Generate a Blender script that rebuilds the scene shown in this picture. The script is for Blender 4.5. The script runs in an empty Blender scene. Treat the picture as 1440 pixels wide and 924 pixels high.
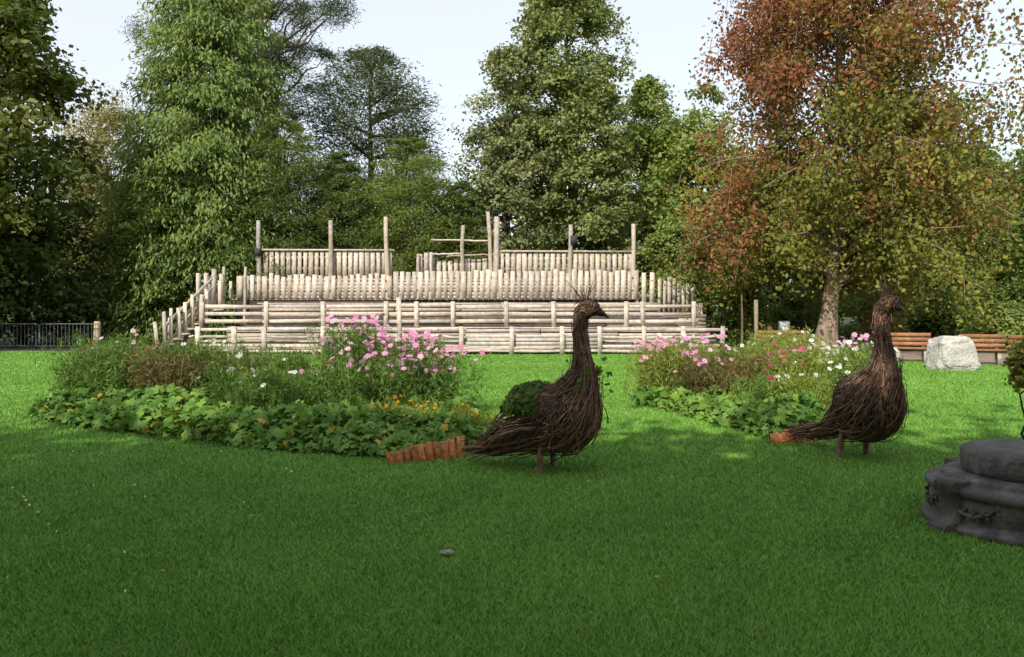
import bpy, math, numpy as np, bmesh
from mathutils import Vector, noise
rng=np.random.default_rng(7)
F=1100.0; H=1.7; YH=430.0
def WX(px,d): return (px-720)/F*d
def WZ(py,d): return H+(YH-py)/F*d
def GP(px,py):
    d=F*H/(py-YH); return (WX(px,d),d)
S=bpy.context.scene
COL=S.collection
# ---------------- materials ----------------
def newmat(name):
    m=bpy.data.materials.new(name); m.use_nodes=True
    nt=m.node_tree; nt.nodes.clear()
    return m,nt,nt.nodes.new('ShaderNodeOutputMaterial')
def leafmat(name,trans=0.3,rough=0.55,spec=0.25):
    m,nt,o=newmat(name); n=nt.nodes; l=nt.links
    a=n.new('ShaderNodeAttribute'); a.attribute_name='Col'
    p=n.new('ShaderNodeBsdfPrincipled'); p.inputs['Roughness'].default_value=rough
    p.inputs['Specular IOR Level'].default_value=spec
    l.new(a.outputs['Color'],p.inputs['Base Color'])
    if trans<=0:
        l.new(p.outputs[0],o.inputs[0]); return m
    t=n.new('ShaderNodeBsdfTranslucent')
    mx=n.new('ShaderNodeMix'); mx.data_type='RGBA'; mx.blend_type='MULTIPLY'; mx.inputs[0].default_value=1
    l.new(a.outputs['Color'],mx.inputs[6]); mx.inputs[7].default_value=(1.5,1.4,0.6,1)
    l.new(mx.outputs[2],t.inputs['Color'])
    s=n.new('ShaderNodeMixShader'); s.inputs[0].default_value=trans
    l.new(p.outputs[0],s.inputs[1]); l.new(t.outputs[0],s.inputs[2]); l.new(s.outputs[0],o.inputs[0])
    return m
def attrmat(name,scale=(8,8,8),amt=0.5,rough=0.85,bump=0.3,bdist=0.01):
    m,nt,o=newmat(name); n=nt.nodes; l=nt.links
    a=n.new('ShaderNodeAttribute'); a.attribute_name='Col'
    g=n.new('ShaderNodeNewGeometry'); mp=n.new('ShaderNodeMapping'); mp.inputs['Scale'].default_value=scale
    l.new(g.outputs['Position'],mp.inputs['Vector'])
    no=n.new('ShaderNodeTexNoise'); no.inputs['Scale'].default_value=1; no.inputs['Detail'].default_value=5
    l.new(mp.outputs[0],no.inputs['Vector'])
    r=n.new('ShaderNodeMapRange'); r.inputs[1].default_value=0.3; r.inputs[2].default_value=0.7
    r.inputs[3].default_value=1-amt; r.inputs[4].default_value=1+amt*0.6
    l.new(no.outputs['Fac'],r.inputs[0])
    mx=n.new('ShaderNodeVectorMath'); mx.operation='SCALE'
    l.new(a.outputs['Color'],mx.inputs[0]); l.new(r.outputs[0],mx.inputs['Scale'])
    p=n.new('ShaderNodeBsdfPrincipled'); p.inputs['Roughness'].default_value=rough; p.inputs['Specular IOR Level'].default_value=0.25
    l.new(mx.outputs[0],p.inputs['Base Color'])
    b=n.new('ShaderNodeBump'); b.inputs['Strength'].default_value=bump; b.inputs['Distance'].default_value=bdist
    l.new(no.outputs['Fac'],b.inputs['Height']); l.new(b.outputs[0],p.inputs['Normal'])
    l.new(p.outputs[0],o.inputs[0]); return m
def noisemat(name,c1,c2,scale=3,rough=0.9,bump=0.4,bdist=0.02,c3=None,detail=6,spec=0.25):
    m,nt,o=newmat(name); n=nt.nodes; l=nt.links
    g=n.new('ShaderNodeNewGeometry')
    no=n.new('ShaderNodeTexNoise'); no.inputs['Scale'].default_value=scale; no.inputs['Detail'].default_value=detail
    no.inputs['Roughness'].default_value=0.65
    l.new(g.outputs['Position'],no.inputs['Vector'])
    cr=n.new('ShaderNodeValToRGB'); e=cr.color_ramp.elements
    e[0].position=0.33; e[0].color=(*c1,1); e[1].position=0.66; e[1].color=(*c2,1)
    if c3: x=cr.color_ramp.elements.new(0.52); x.color=(*c3,1)
    l.new(no.outputs['Fac'],cr.inputs[0])
    p=n.new('ShaderNodeBsdfPrincipled'); p.inputs['Roughness'].default_value=rough; p.inputs['Specular IOR Level'].default_value=spec
    l.new(cr.outputs[0],p.inputs['Base Color'])
    n2=n.new('ShaderNodeTexNoise'); n2.inputs['Scale'].default_value=scale*6; n2.inputs['Detail'].default_value=6
    l.new(g.outputs['Position'],n2.inputs['Vector'])
    b=n.new('ShaderNodeBump'); b.inputs['Strength'].default_value=bump; b.inputs['Distance'].default_value=bdist
    l.new(n2.outputs['Fac'],b.inputs['Height']); l.new(b.outputs[0],p.inputs['Normal'])
    l.new(p.outputs[0],o.inputs[0]); return m
M_LEAF=leafmat('leaf'); M_GRASS=leafmat('grass_blade',0.0,0.5,0.3)
M_PETAL=leafmat('petal',0.3,0.6,0.1)
M_BARK=attrmat('bark',(6,6,1.5),0.6,0.95,0.8,0.04)
M_WOOD=attrmat('weathered_wood',(7,7,7),0.3,0.85,0.15,0.004)
M_TWIG=attrmat('twig',(20,20,20),0.5,0.7,0.2,0.003)
M_TERRA=attrmat('terracotta',(25,25,25),0.5,0.85,0.4,0.004)
M_METAL=attrmat('painted_metal',(10,10,10),0.2,0.5,0.05,0.002)
# ---------------- mesh helpers ----------------
def empty(name,loc=(0,0,0),rz=0,sc=1):
    e=bpy.data.objects.new(name,None); e.location=loc; e.rotation_euler=(0,0,rz); e.scale=(sc,)*3
    COL.objects.link(e); return e
def mesh_np(name,V,Fq,mat,C=None,parent=None,smooth=False):
    V=np.asarray(V,dtype=np.float32); Fq=np.asarray(Fq,dtype=np.int32); k=Fq.shape[1]
    me=bpy.data.meshes.new(name); me.vertices.add(len(V)); me.vertices.foreach_set('co',V.ravel())
    me.loops.add(Fq.size); me.loops.foreach_set('vertex_index',Fq.ravel())
    me.polygons.add(len(Fq)); me.polygons.foreach_set('loop_start',np.arange(0,Fq.size,k,dtype=np.int32))
    if smooth: me.polygons.foreach_set('use_smooth',np.ones(len(Fq),dtype=bool))
    me.update(calc_edges=True)
    if C is not None:
        C=np.asarray(C,dtype=np.float32)
        if C.shape[1]==3: C=np.hstack([C,np.ones((len(C),1),np.float32)])
        at=me.attributes.new('Col','FLOAT_COLOR','POINT'); at.data.foreach_set('color',C.ravel())
    me.materials.append(mat)
    o=bpy.data.objects.new(name,me); COL.objects.link(o)
    if parent: o.parent=parent
    return o
def unit(v): return v/np.maximum(np.linalg.norm(v,axis=-1,keepdims=True),1e-9)
def rnd(n): return unit(rng.normal(size=(n,3)))
def quads(C,A,Nn,L,Wd):
    B=unit(np.cross(A,Nn)); L=np.asarray(L).reshape(-1,1); Wd=np.asarray(Wd).reshape(-1,1)
    n=len(C); V=np.empty((n,4,3)); V[:,0]=C-A*L/2; V[:,1]=C+B*Wd/2-A*L*0.05; V[:,2]=C+A*L/2; V[:,3]=C-B*Wd/2-A*L*0.05
    return V.reshape(-1,3), np.arange(4*n).reshape(-1,4)
GAIN=np.array([1.95,1.62,1.6])
def leafobj(name,C,A,Nn,L,W,col,parent=None,mat=None):
    V,Fq=quads(C,A,Nn,L,W)
    if mat is None: col=np.asarray(col)*GAIN
    return mesh_np(name,V,Fq,mat or M_LEAF,np.repeat(col,4,axis=0),parent)
class Tubes:
    def __init__(s,sides=5): s.V=[];s.F=[];s.C=[];s.n=0;s.k=sides
    def add(s,pts,rad,col=(0.1,0.08,0.06),caps=True):
        pts=np.asarray(pts,float); m=len(pts); rad=np.broadcast_to(np.asarray(rad,float),(m,)); k=s.k
        T=np.gradient(pts,axis=0); T=unit(T)
        ref=np.array([0,0,1.0]) if abs(T[:,2]).mean()<0.8 else np.array([1.0,0,0])
        X=unit(np.cross(T,ref)); Y=np.cross(T,X)
        a=np.linspace(0,2*np.pi,k,endpoint=False)
        R=pts[:,None]+rad[:,None,None]*(np.cos(a)[None,:,None]*X[:,None]+np.sin(a)[None,:,None]*Y[:,None])
        s.V.append(R.reshape(-1,3)); 
        i=np.arange(m-1)[:,None]*k; j=np.arange(k)[None]; j2=(j+1)%k
        q=np.stack([i+j,i+j2,i+k+j2,i+k+j],-1).reshape(-1,4)+s.n
        s.F.append(q); s.C.append(np.tile(np.asarray(col,float),(m*k,1))); s.n+=m*k
        if caps:
            for e,rr in ((0,0),(m-1,1)):
                s.V.append(pts[e][None]); s.C.append(np.asarray(col,float)[None])
                b0=s.n-m*k-(0 if rr==0 else 1)+e*k
                f=np.stack([b0+j[0],b0+j2[0],np.full(k,s.n)],-1)
                s.capf=getattr(s,'capf',[]); s.capf.append(f); s.n+=1
    def obj(s,name,mat,parent=None,smooth=True):
        V=np.vstack(s.V); C=np.vstack(s.C); Fq=np.vstack(s.F)
        me=bpy.data.meshes.new(name); T=np.vstack(s.capf) if hasattr(s,'capf') else np.zeros((0,3),int)
        loops=np.concatenate([Fq.ravel(),T.ravel()]).astype(np.int32)
        st=np.concatenate([np.arange(len(Fq))*4,len(Fq)*4+np.arange(len(T))*3]).astype(np.int32)
        me.vertices.add(len(V)); me.vertices.foreach_set('co',V.astype(np.float32).ravel())
        me.loops.add(len(loops)); me.loops.foreach_set('vertex_index',loops)
        me.polygons.add(len(st)); me.polygons.foreach_set('loop_start',st)
        sm=np.zeros(len(st),bool); sm[:len(Fq)]=smooth; me.polygons.foreach_set('use_smooth',sm)
        me.update(calc_edges=True)
        at=me.attributes.new('Col','FLOAT_COLOR','POINT'); at.data.foreach_set('color',np.hstack([C,np.ones((len(C),1))]).astype(np.float32).ravel())
        me.materials.append(mat); o=bpy.data.objects.new(name,me); COL.objects.link(o)
        if parent: o.parent=parent
        return o
class Boxes:
    Q=np.array([[0,1,3,2],[4,6,7,5],[0,4,5,1],[2,3,7,6],[0,2,6,4],[1,5,7,3]])
    def __init__(s): s.V=[];s.F=[];s.C=[];s.n=0
    def add(s,c,size,col,rx=0,ry=0,rz=0,jit=0.0,top=1.0):
        v=np.array([[x,y,z] for x in(-.5,.5) for y in(-.5,.5) for z in(-.5,.5)])*np.array(size)
        if top!=1.0: v[v[:,2]>0,0]*=top
        if jit: v=v+rng.normal(size=v.shape)*jit
        cx,sx=math.cos(rx),math.sin(rx); cy,sy=math.cos(ry),math.sin(ry); cz,sz=math.cos(rz),math.sin(rz)
        R=np.array([[cz,-sz,0],[sz,cz,0],[0,0,1]])@np.array([[cy,0,sy],[0,1,0],[-sy,0,cy]])@np.array([[1,0,0],[0,cx,-sx],[0,sx,cx]])
        s.V.append(v@R.T+np.array(c)); s.F.append(s.Q+s.n); s.C.append(np.tile(np.asarray(col,float),(8,1))); s.n+=8
    def obj(s,name,mat,parent=None):
        return mesh_np(name,np.vstack(s.V),np.vstack(s.F),mat,np.vstack(s.C),parent)
def sheet(name,poly,z,mat,parent=None):
    me=bpy.data.meshes.new(name); me.from_pydata([(x,y,z) for x,y in poly],[],[list(range(len(poly)))]); me.update()
    me.materials.append(mat); o=bpy.data.objects.new(name,me); COL.objects.link(o)
    if parent:o.parent=parent
    return o
# ---------------- ground ----------------
M_SOIL=noisemat('forest_floor',(0.02,0.022,0.008),(0.06,0.05,0.025),0.8,c3=(0.03,0.045,0.012))
M_LAWN=noisemat('lawn_turf',(0.05,0.12,0.015),(0.11,0.21,0.03),1.2,c3=(0.08,0.17,0.022),bump=0.8,bdist=0.03)
M_PATH=noisemat('sand_path',(0.2,0.15,0.11),(0.34,0.27,0.21),2.5,bump=0.3,bdist=0.01)
M_ASPH=noisemat('asphalt',(0.045,0.045,0.045),(0.08,0.078,0.072),3,bump=0.2,bdist=0.01)
M_BED=noisemat('bed_soil',(0.02,0.013,0.008),(0.05,0.034,0.02),6,bump=0.9,bdist=0.05)
sheet('ground',[(-400,-400),(400,-400),(400,600),(-400,600)],0,M_SOIL)
sheet('lawn',[(-45,-14),(40,-14),(32,17),(20,19.3),(14,22),(9.5,25),(8,27.2),(-11,28),(-13,29.5),(-45,29.5)],0.004,M_LAWN)
sheet('gravel_path',[(8,27.25),(9.5,25.05),(14,22.05),(20,19.35),(40,16.8),(40,22),(22,25),(16,28.5),(9,32)],0.006,M_PATH)
sheet('asphalt_path',[(-45,29.6),(-13,29.6),(-11.5,33.5),(-45,35)],0.005,M_ASPH)

def lf(x,y,seed=0):
    r=np.random.default_rng(seed); o=0
    for f in (0.25,0.5,1.1,2.3,4.5):
        a=r.uniform(0,6.28); o=o+np.sin(x*f*math.cos(a)*2+y*f*math.sin(a)*2+r.uniform(0,6))*np.sin(y*f*math.cos(a+1)*1.7-x*f*math.sin(a+1)*1.9+r.uniform(0,6))/(1+0.25*f)
    return o/2.2
N=900000
d=np.exp(rng.uniform(math.log(3.2),math.log(29),N)); x=rng.uniform(-0.76,0.76,N)*d
ok=~((x>8)&(d>27.2-(x-8)*0.85)&(d>19))
ok&=~((d>27.3)&(x>-12))
d=d[ok];x=x[ok];N=len(d)
k=(d/4)**0.7
hgt=rng.uniform(0.017,0.034,N)*(0.85+0.25*(d/4)**0.45)*(1+0.2*lf(x,d,3)); w=rng.uniform(0.002,0.0038,N)*k
az=rng.uniform(0,2*np.pi,N); side=np.stack([np.cos(az),np.sin(az),np.zeros(N)],1)
lean=rng.normal(size=(N,3))*0.6; lean[:,2]=0
base=np.stack([x,d,np.full(N,0.003)],1)
V=np.empty((N,3,3)); V[:,0]=base-side*w[:,None]; V[:,1]=base+side*w[:,None]; V[:,2]=base+(np.array([0,0,1.0])+lean)*hgt[:,None]
t=np.clip(0.5+0.40*lf(x,d,5)+rng.normal(size=N)*0.2,0,1)[:,None]
c=(1-t)*np.array([0.10,0.25,0.025])+t*np.array([0.19,0.385,0.055])
dry=rng.random(N)<0.03; c[dry]=np.array([0.3,0.29,0.12])
mesh_np('lawn_grass',V.reshape(-1,3),np.arange(3*N).reshape(-1,3),M_GRASS,np.repeat(c,3,axis=0))
# ---------------- trees ----------------
def envl(dd,pts):
    p=sorted([(WZ(py,dd),WX((a+b)/2,dd),(b-a)/2/F*dd) for py,a,b in pts])
    z=np.array([q[0] for q in p]); cx=np.array([q[1] for q in p]); r=np.array([q[2] for q in p])
    return z,cx,r
def palette(pal,n,t=None):
    pal=np.array(pal); 
    if t is None: t=rng.random(n)
    t=np.clip(t,0,0.9999)*(len(pal)-1); i=t.astype(int); f=(t-i)[:,None]
    return pal[i]*(1-f)+pal[i+1]*f
def limb(T,a,b,r0,r1,col,sag=0.0,wob=0.12,n=7):
    a=np.array(a,float); b=np.array(b,float); s=np.linspace(0,1,n)[:,None]
    L=np.linalg.norm(b-a); p=a+(b-a)*s; p[:,2]+=(sag*L*np.sin(s*np.pi))[:,0]
    p[1:-1]+=rng.normal(size=(n-2,3))*wob*L/n
    T.add(p,np.linspace(r0,r1,n),col)
def decid(name,px,dd,pts,pal,nl=55,lr=1.3,sub=14,per=32,leaf=0.22,asp=0.65,flat=0.75,tr=0.3,tc=(0.07,0.055,0.04),sr=0.33,limbs=16,twist=0.9,base_z=0,pw=1.3):
    z,cx,r=envl(dd,pts); root=empty(name,(0,0,0))
    zz=rng.uniform(z[0],z[-1],nl*6); rr=np.interp(zz,z,r); keep=rng.random(len(zz))<(rr/r.max())**pw
    zz=zz[keep][:nl]; rr=np.interp(zz,z,r); n=len(zz); cc=np.interp(zz,z,cx)
    a=rng.uniform(0,2*np.pi,n); lrad=np.minimum(lr*rng.uniform(0.65,1.35,n),rr*0.8+0.1)
    rad=np.maximum(rr-lrad*0.8,0)*rng.random(n)**0.35
    L=np.stack([cc+rad*np.cos(a),dd+rad*np.sin(a),zz],1)
    dirs=rnd(n*sub).reshape(n,sub,3); dirs[...,2]=np.where(dirs[...,2]<-0.3,-dirs[...,2],dirs[...,2])
    sc=L[:,None]+dirs*lrad[:,None,None]*np.array([1,1,flat])*rng.uniform(0.6,1.12,(n,sub,1))
    lobet=rng.random(n)
    P=(sc[:,:,None]+rng.normal(size=(n,sub,per,3))*sr*np.array([1,1,0.7])*lrad[:,None,None,None]*0.75).reshape(-1,3)
    P[:,2]=np.maximum(P[:,2],0.03)
    out=np.repeat(dirs.reshape(-1,3),per,axis=0)
    m=len(P); Nn=unit(out*0.5+np.array([0,0,0.45])+rng.normal(size=(m,3))*twist*0.6)
    A=unit(np.cross(Nn,rnd(m)))
    sz=leaf*rng.uniform(0.6,1.3,m)
    t=0.45*np.repeat(lobet,sub*per)+0.2*np.repeat(rng.random(n*sub),per)+0.35*rng.random(m)
    leafobj('foliage',P,A,Nn,sz,sz*asp,palette(pal,m,t),root)
    T=Tubes(7); bx=WX(px,dd); top=z[0]+(z[-1]-z[0])*0.8
    s=np.linspace(0,1,9); tp=np.stack([bx+(np.interp(top*s,z,cx)-bx)*s+rng.normal(size=9)*0.07*s*3*0.4,np.full(9,dd)+rng.normal(size=9)*0.05,top*s+base_z],1)
    T.add(tp,tr*(1-s*0.85)+tr*0.35*np.exp(-s*30),tc)
    idx=rng.permutation(n)[:limbs]
    for i in idx:
        h=max(min(L[i,2]-rad[i]*0.7,top*0.95),min(top*0.2,1.6)); q=h/top; p0=[np.interp(q,s,tp[:,0]),np.interp(q,s,tp[:,1]),h]
        limb(T,p0,L[i],tr*(1-q*0.8)*0.45,0.02,tc,-0.06,0.25)
    T.obj('trunk',M_BARK,root); return root
def conif(name,px,dd,pts,pal,nb=420,per=90,leaf=0.28,asp=0.4,droop=0.35,spread=0.28,tr=0.35,inner=0.35,lift=0.0,tc=(0.07,0.05,0.035),down=0.6,limbvis=1,rs=0.3,power=0.7):
    z,cx,r=envl(dd,pts); root=empty(name,(0,0,0))
    zz=rng.uniform(z[0],z[-1],nb*5); rr=np.interp(zz,z,r); kp=rng.random(len(zz))<np.maximum(rr/r.max(),0.5)
    zz=zz[kp][:nb]; n=len(zz); rr=np.interp(zz,z,r)*(1-rs*rng.random(n)**1.5); cc=np.interp(zz,z,cx)
    a=rng.uniform(0,2*np.pi,n); D=np.stack([np.cos(a),np.sin(a),np.zeros(n)],1)
    s=(inner+(1-inner)*rng.random((n,per))**power)
    P=np.stack([cc,np.full(n,dd),zz],1)[:,None]+D[:,None]*(rr[:,None]*s)[...,None]
    P[...,2]+=rr[:,None]*(lift*s-droop*s*s)+0.15
    wdt=spread*(0.35+0.65*np.sin(np.clip(s,0,1)*np.pi*0.85))*np.minimum(rr,2.6)[:,None]
    P=P+rng.normal(size=P.shape)*wdt[...,None]*np.array([0.8,0.8,0.45])
    P=P.reshape(-1,3); P[:,2]=np.maximum(P[:,2],0.03); m=len(P); DD=np.repeat(D,per,axis=0)
    A=unit(DD*0.7+np.array([0,0,-down])+rng.normal(size=(m,3))*0.5)
    Nn=unit(DD*0.5+np.array([0,0,0.7])+rng.normal(size=(m,3))*0.5)
    sz=leaf*rng.uniform(0.6,1.35,m)
    t=0.5*np.repeat(rng.random(n),per)+0.15*s.reshape(-1)+0.35*rng.random(m)
    leafobj('foliage',P,A,Nn,sz,sz*asp,palette(pal,m,t),root)
    T=Tubes(6); bx=WX(px,dd); q=np.linspace(0,1,8); top=z[-1]*0.97
    T.add(np.stack([bx+(np.interp(top*q,z,cx)-bx)*q,np.full(8,dd),top*q],1),tr*(1-0.9*q),tc)
    if limbvis:
        for i in rng.permutation(n)[:int(limbvis)]:
            p0=np.array([cc[i],dd,zz[i]]); qq=np.linspace(0,0.92,6)
            p=p0+D[i]*rr[i]*qq[:,None]; p[:,2]+=rr[i]*(lift*qq-droop*qq*qq)+0.1
            T.add(p,np.linspace(tr*0.3,0.02,6),tc)
    T.obj('trunk',M_BARK,root); return root
G_dark=[(0.012,0.03,0.008),(0.03,0.06,0.015),(0.045,0.085,0.02)]
G_mid=[(0.035,0.07,0.015),(0.065,0.115,0.025),(0.1,0.155,0.03)]
G_light=[(0.06,0.1,0.025),(0.1,0.16,0.04),(0.15,0.21,0.06)]
G_yew=[(0.026,0.054,0.015),(0.052,0.090,0.022),(0.085,0.13,0.033)]
G_blue=[(0.02,0.045,0.022),(0.04,0.07,0.035),(0.06,0.09,0.045)]
G_olive=[(0.09,0.11,0.04),(0.14,0.16,0.06),(0.19,0.19,0.08)]
decid('chestnut_tree',-60,30,[(-140,-110,0),(-40,-200,20),(60,-230,75),(150,-260,125),(230,-280,128),(320,-280,100),(430,-260,40)],
      [(0.02,0.04,0.01),(0.05,0.08,0.018),(0.13,0.15,0.04)],nl=115,lr=1.3,per=32,leaf=0.26,tr=0.45,limbs=24)
decid('holly_tree',30,34,[(300,-60,120),(360,-90,170),(430,-100,190),(478,-80,180)],G_dark,nl=60,lr=1.2,leaf=0.2,tr=0.2)
decid('willow_tree',140,45,[(148,110,165),(190,85,200),(260,80,220),(340,60,230),(440,60,230)],G_olive,nl=70,lr=1.4,per=40,leaf=0.22,asp=0.35,tr=0.3,flat=1.3)
conif('cypress_tree',310,37,[(-190,300,330),(-60,250,375),(40,205,390),(130,195,410),(220,160,420),(300,140,430),(380,130,440),(470,140,440)],
      [(0.04,0.08,0.02),(0.08,0.14,0.035),(0.125,0.19,0.055)],nb=800,per=125,leaf=0.25,asp=0.33,droop=0.25,lift=0.1,tr=0.4,spread=0.19,rs=0.25,down=1.0,inner=0.2)
decid('pine_tree',420,46,[(-170,330,470),(-80,270,520),(0,200,500),(60,185,505),(130,190,490),(190,215,470)],
      G_blue,nl=95,lr=1.1,sub=10,per=75,leaf=0.3,asp=0.14,flat=0.38,tr=0.42,limbs=80,sr=0.36,tc=(0.1,0.06,0.04))
conif('douglas_fir_tree',520,44,[(75,515,535),(100,470,575),(150,435,605),(240,420,625),(330,420,630),(450,430,620)],
      [(0.02,0.04,0.018),(0.038,0.066,0.028),(0.06,0.092,0.042)],nb=420,per=130,leaf=0.28,asp=0.22,droop=0.1,lift=0.25,tr=0.35,down=0.1,limbvis=40)
for (a,b,t,pal,dd) in [(150,290,215,G_mid,35),(225,395,180,G_yew,36.5),(330,470,170,G_yew,36.0),(420,540,222,G_yew,37),(500,650,200,[(0.038,0.072,0.016),(0.07,0.115,0.024),(0.105,0.155,0.035)],37.5),(590,700,262,G_yew,38.5)]:
    c0=(a+b)/2
    conif('yew_tree',c0,dd,[(t,c0-15,c0+15),(t+30,a+30,b-30),(t+90,a+5,b-5),(t+170,a,b),(478,a,b)],pal,nb=340,per=150,leaf=0.19,asp=0.22,droop=0.15,lift=0.3,tr=0.2,spread=0.20,limbvis=20,down=0.1,rs=0.3)
decid('oak_tree',700,40,[(85,690,740),(125,655,765),(180,638,785),(260,638,795),(340,645,800),(430,660,810)],
      [(0.06,0.09,0.035),(0.1,0.14,0.06),(0.15,0.19,0.09)],nl=90,lr=1.0,per=34,leaf=0.2,tr=0.3,limbs=30,sub=13)
decid('poplar_tree',800,41,[(-100,765,835),(-20,742,862),(50,722,878),(130,715,885),(230,725,895),(330,730,905),(430,740,900)],
      [(0.06,0.095,0.03),(0.1,0.15,0.05),(0.15,0.205,0.075)],nl=190,lr=0.9,per=32,leaf=0.21,tr=0.35,limbs=50,sub=13,flat=1.1,pw=0.6)
decid('maple_tree',905,46,[(122,890,920),(160,865,950),(220,850,985),(300,850,1000),(420,850,1000)],G_light,nl=80,lr=1.1,leaf=0.24)
decid('maple_tree',985,44,[(140,965,1010),(180,930,1040),(250,915,1060),(330,900,1080),(430,900,1080)],G_light,nl=80,lr=1.2,leaf=0.24)
decid('laurel_bush',945,33,[(318,930,965),(360,905,1000),(420,895,1010),(485,900,1010)],G_light,nl=45,lr=0.7,leaf=0.14,tr=0.08)
for (a,b,t,dd,pal) in [(1000,1090,400,34,G_light),(1070,1180,425,35,G_mid),(1170,1290,410,36,G_light),(1270,1380,425,33,G_mid),(1370,1480,395,34,G_mid),(1450,1560,400,34,G_mid),(1380,1450,440,29,G_light),(1210,1270,445,31,G_olive)]:
    c0=(a+b)/2
    decid('shrub',c0,dd,[(t,c0-15,c0+15),(t+20,a+10,b-10),(480,a,b)],pal,nl=32,lr=0.7,leaf=0.15,tr=0.06,limbs=6)
for (a,b,t,dd) in [(1020,1180,235,47),(1150,1290,215,48),(1270,1420,200,46),(1390,1560,190,44),(1500,1700,120,42)]:
    c0=(a+b)/2
    decid('lime_tree',c0,dd,[(t,c0-20,c0+20),(t+50,a+15,b-15),(t+130,a,b),(440,a,b)],G_mid,nl=60,lr=1.3,leaf=0.28,per=24)
def beech():
    dd=29.0; root=empty('copper_beech_tree'); bx=WX(1160,dd)
    z,cx,r=envl(dd,[(-150,1120,1250),(-60,1060,1350),(30,1000,1405),(110,975,1435),(200,950,1450),(290,935,1420),(360,945,1385),(420,975,1350),(465,1020,1310)])
    T=Tubes(8); bark=(0.26,0.2,0.14)
    s=np.linspace(0,1,12); top=WZ(-100,dd)
    tp=np.stack([bx+0.25*np.sin(s*5)+s*0.9,dd+0.2*np.sin(s*4),top*s],1)
    T.add(tp,0.32*(1-s*0.88)+0.2*np.exp(-s*25),bark)
    Ps=[];cop=[];sh=[]
    nb=205
    for i in range(nb):
        q=rng.uniform(0.12,0.97); zz=q*top; 
        zt=zz+rng.uniform(0.2,2.4); zt=min(zt,z[-1]-0.1)
        a=(i*2.39996+rng.normal()*0.3)%(2*np.pi); R=np.interp(zt,z,r)*rng.uniform(0.5,1.0); c0=np.interp(zt,z,cx)
        p0=np.array([np.interp(q,s,tp[:,0]),np.interp(q,s,tp[:,1]),zz]); e=np.array([c0+R*math.cos(a),dd+R*math.sin(a),zt-0.25*R*0.4])
        u=np.linspace(0,1,9)[:,None]; p=p0+(e-p0)*u; p[:,2]+=(np.sin(u*np.pi)*R*0.16)[:,0]; p+=rng.normal(size=p.shape)*0.08*u
        T.add(p,np.linspace(0.075*(1.1-q),0.01,9),bark)
        br=rng.normal()*0.14
        for j in range(15):
            v=rng.uniform(0.35,1.0); b0=np.array([np.interp(v,u[:,0],p[:,kk]) for kk in range(3)])+rng.normal(size=3)*np.array([.45,.45,.2])
            ln=rng.uniform(0.4,1.7); 
            hr=math.hypot(b0[0]-bx,b0[1]-dd); zmin=2.3 if hr<2.6 else 1.0
            ln=min(ln,max(b0[2]-zmin,0.25))
            if b0[2]<zmin: continue
            m=int(20*ln)+16; w=rng.random(m)
            out=np.array([math.cos(a),math.sin(a),0])*0.5*rng.random()
            P=b0+out*w[:,None]*ln*0.5-np.array([0,0,1.0])*(w*ln)[:,None]+rng.normal(size=(m,3))*np.array([0.23,0.23,0.17])
            Ps.append(P)
            side=(b0[0]-c0)/6.0
            cf=0.20+0.58*(b0[2]-6.5)/7.5+ (0.45 if (side<-0.60 and b0[2]>3.5) else 0)+rng.normal()*0.16+br
            cop.append(np.full(m,cf)); sh.append(np.full(m,rng.random()))
            if rng.random()<0.12: T.add(np.array([b0,b0+out*ln*0.25-np.array([0,0,ln*.5]),b0+out*ln*0.5-np.array([0,0,ln])]),[0.012,0.009,0.005],bark,False)
    P=np.vstack(Ps); cf=np.clip(np.concatenate(cop)+rng.normal(size=len(P))*0.12,0,1); m=len(P); t=0.6*np.concatenate(sh)+0.4*rng.random(m)
    A=unit(np.array([0,0,-0.5])+rng.normal(size=(m,3))*0.7); Nn=unit(rng.normal(size=(m,3))+np.array([0,-.2,.4]))
    g=palette([(0.04,0.062,0.014),(0.08,0.11,0.02),(0.15,0.155,0.03)],m,t); c=palette([(0.055,0.03,0.017),(0.115,0.055,0.026),(0.19,0.095,0.034)],m,t)
    tt=np.clip((cf-0.3)/0.3,0,1)[:,None]; colr=g*(1-tt)+c*tt
    sz=0.165*rng.uniform(0.6,1.35,m)
    leafobj('foliage',P,A,Nn,sz,sz*0.65,colr,root); T.obj('trunk',M_BARK,root)
beech()
decid('oak_tree',1560,33,[(60,1530,1600),(140,1470,1680),(220,1425,1700),(300,1415,1700),(420,1430,1690)],G_mid,nl=60,lr=1.3,leaf=0.26,tr=0.35)
def distant():
    n=480; x0=rng.uniform(-75,80,n); y0=rng.uniform(54,66,n); hh=11+2.2*np.sin(x0*0.21)+1.5*np.sin(x0*0.57+1); z0=rng.uniform(0.3,1,n)*hh*rng.uniform(0.5,1,n)
    L=np.stack([x0,y0,z0],1); sub=12; per=15
    dr=rnd(n*sub).reshape(n,sub,3); P=(L[:,None,None]+dr[:,:,None]*2.0+rng.normal(size=(n,sub,per,3))*0.55).reshape(-1,3); m=len(P)
    Nn=unit(np.repeat(dr.reshape(-1,3),per,axis=0)*0.5+rng.normal(size=(m,3))*0.6+[0,0,.3]); A=unit(np.cross(Nn,rnd(m)))
    sz=0.5*rng.uniform(0.6,1.3,m); t=0.6*np.repeat(rng.random(n),sub*per)+0.4*rng.random(m)
    root=empty('distant_trees'); leafobj('foliage',P,A,Nn,sz,sz*0.65,palette(G_mid,m,t),root)
    T=Tubes(5)
    for i in range(60):
        xx=rng.uniform(-70,75); T.add([[xx,58,0],[xx+.2,58,4],[xx,58,9]],[.3,.22,.1],(0.06,0.05,0.04))
    T.obj('trunks',M_BARK,root)
distant()
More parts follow.
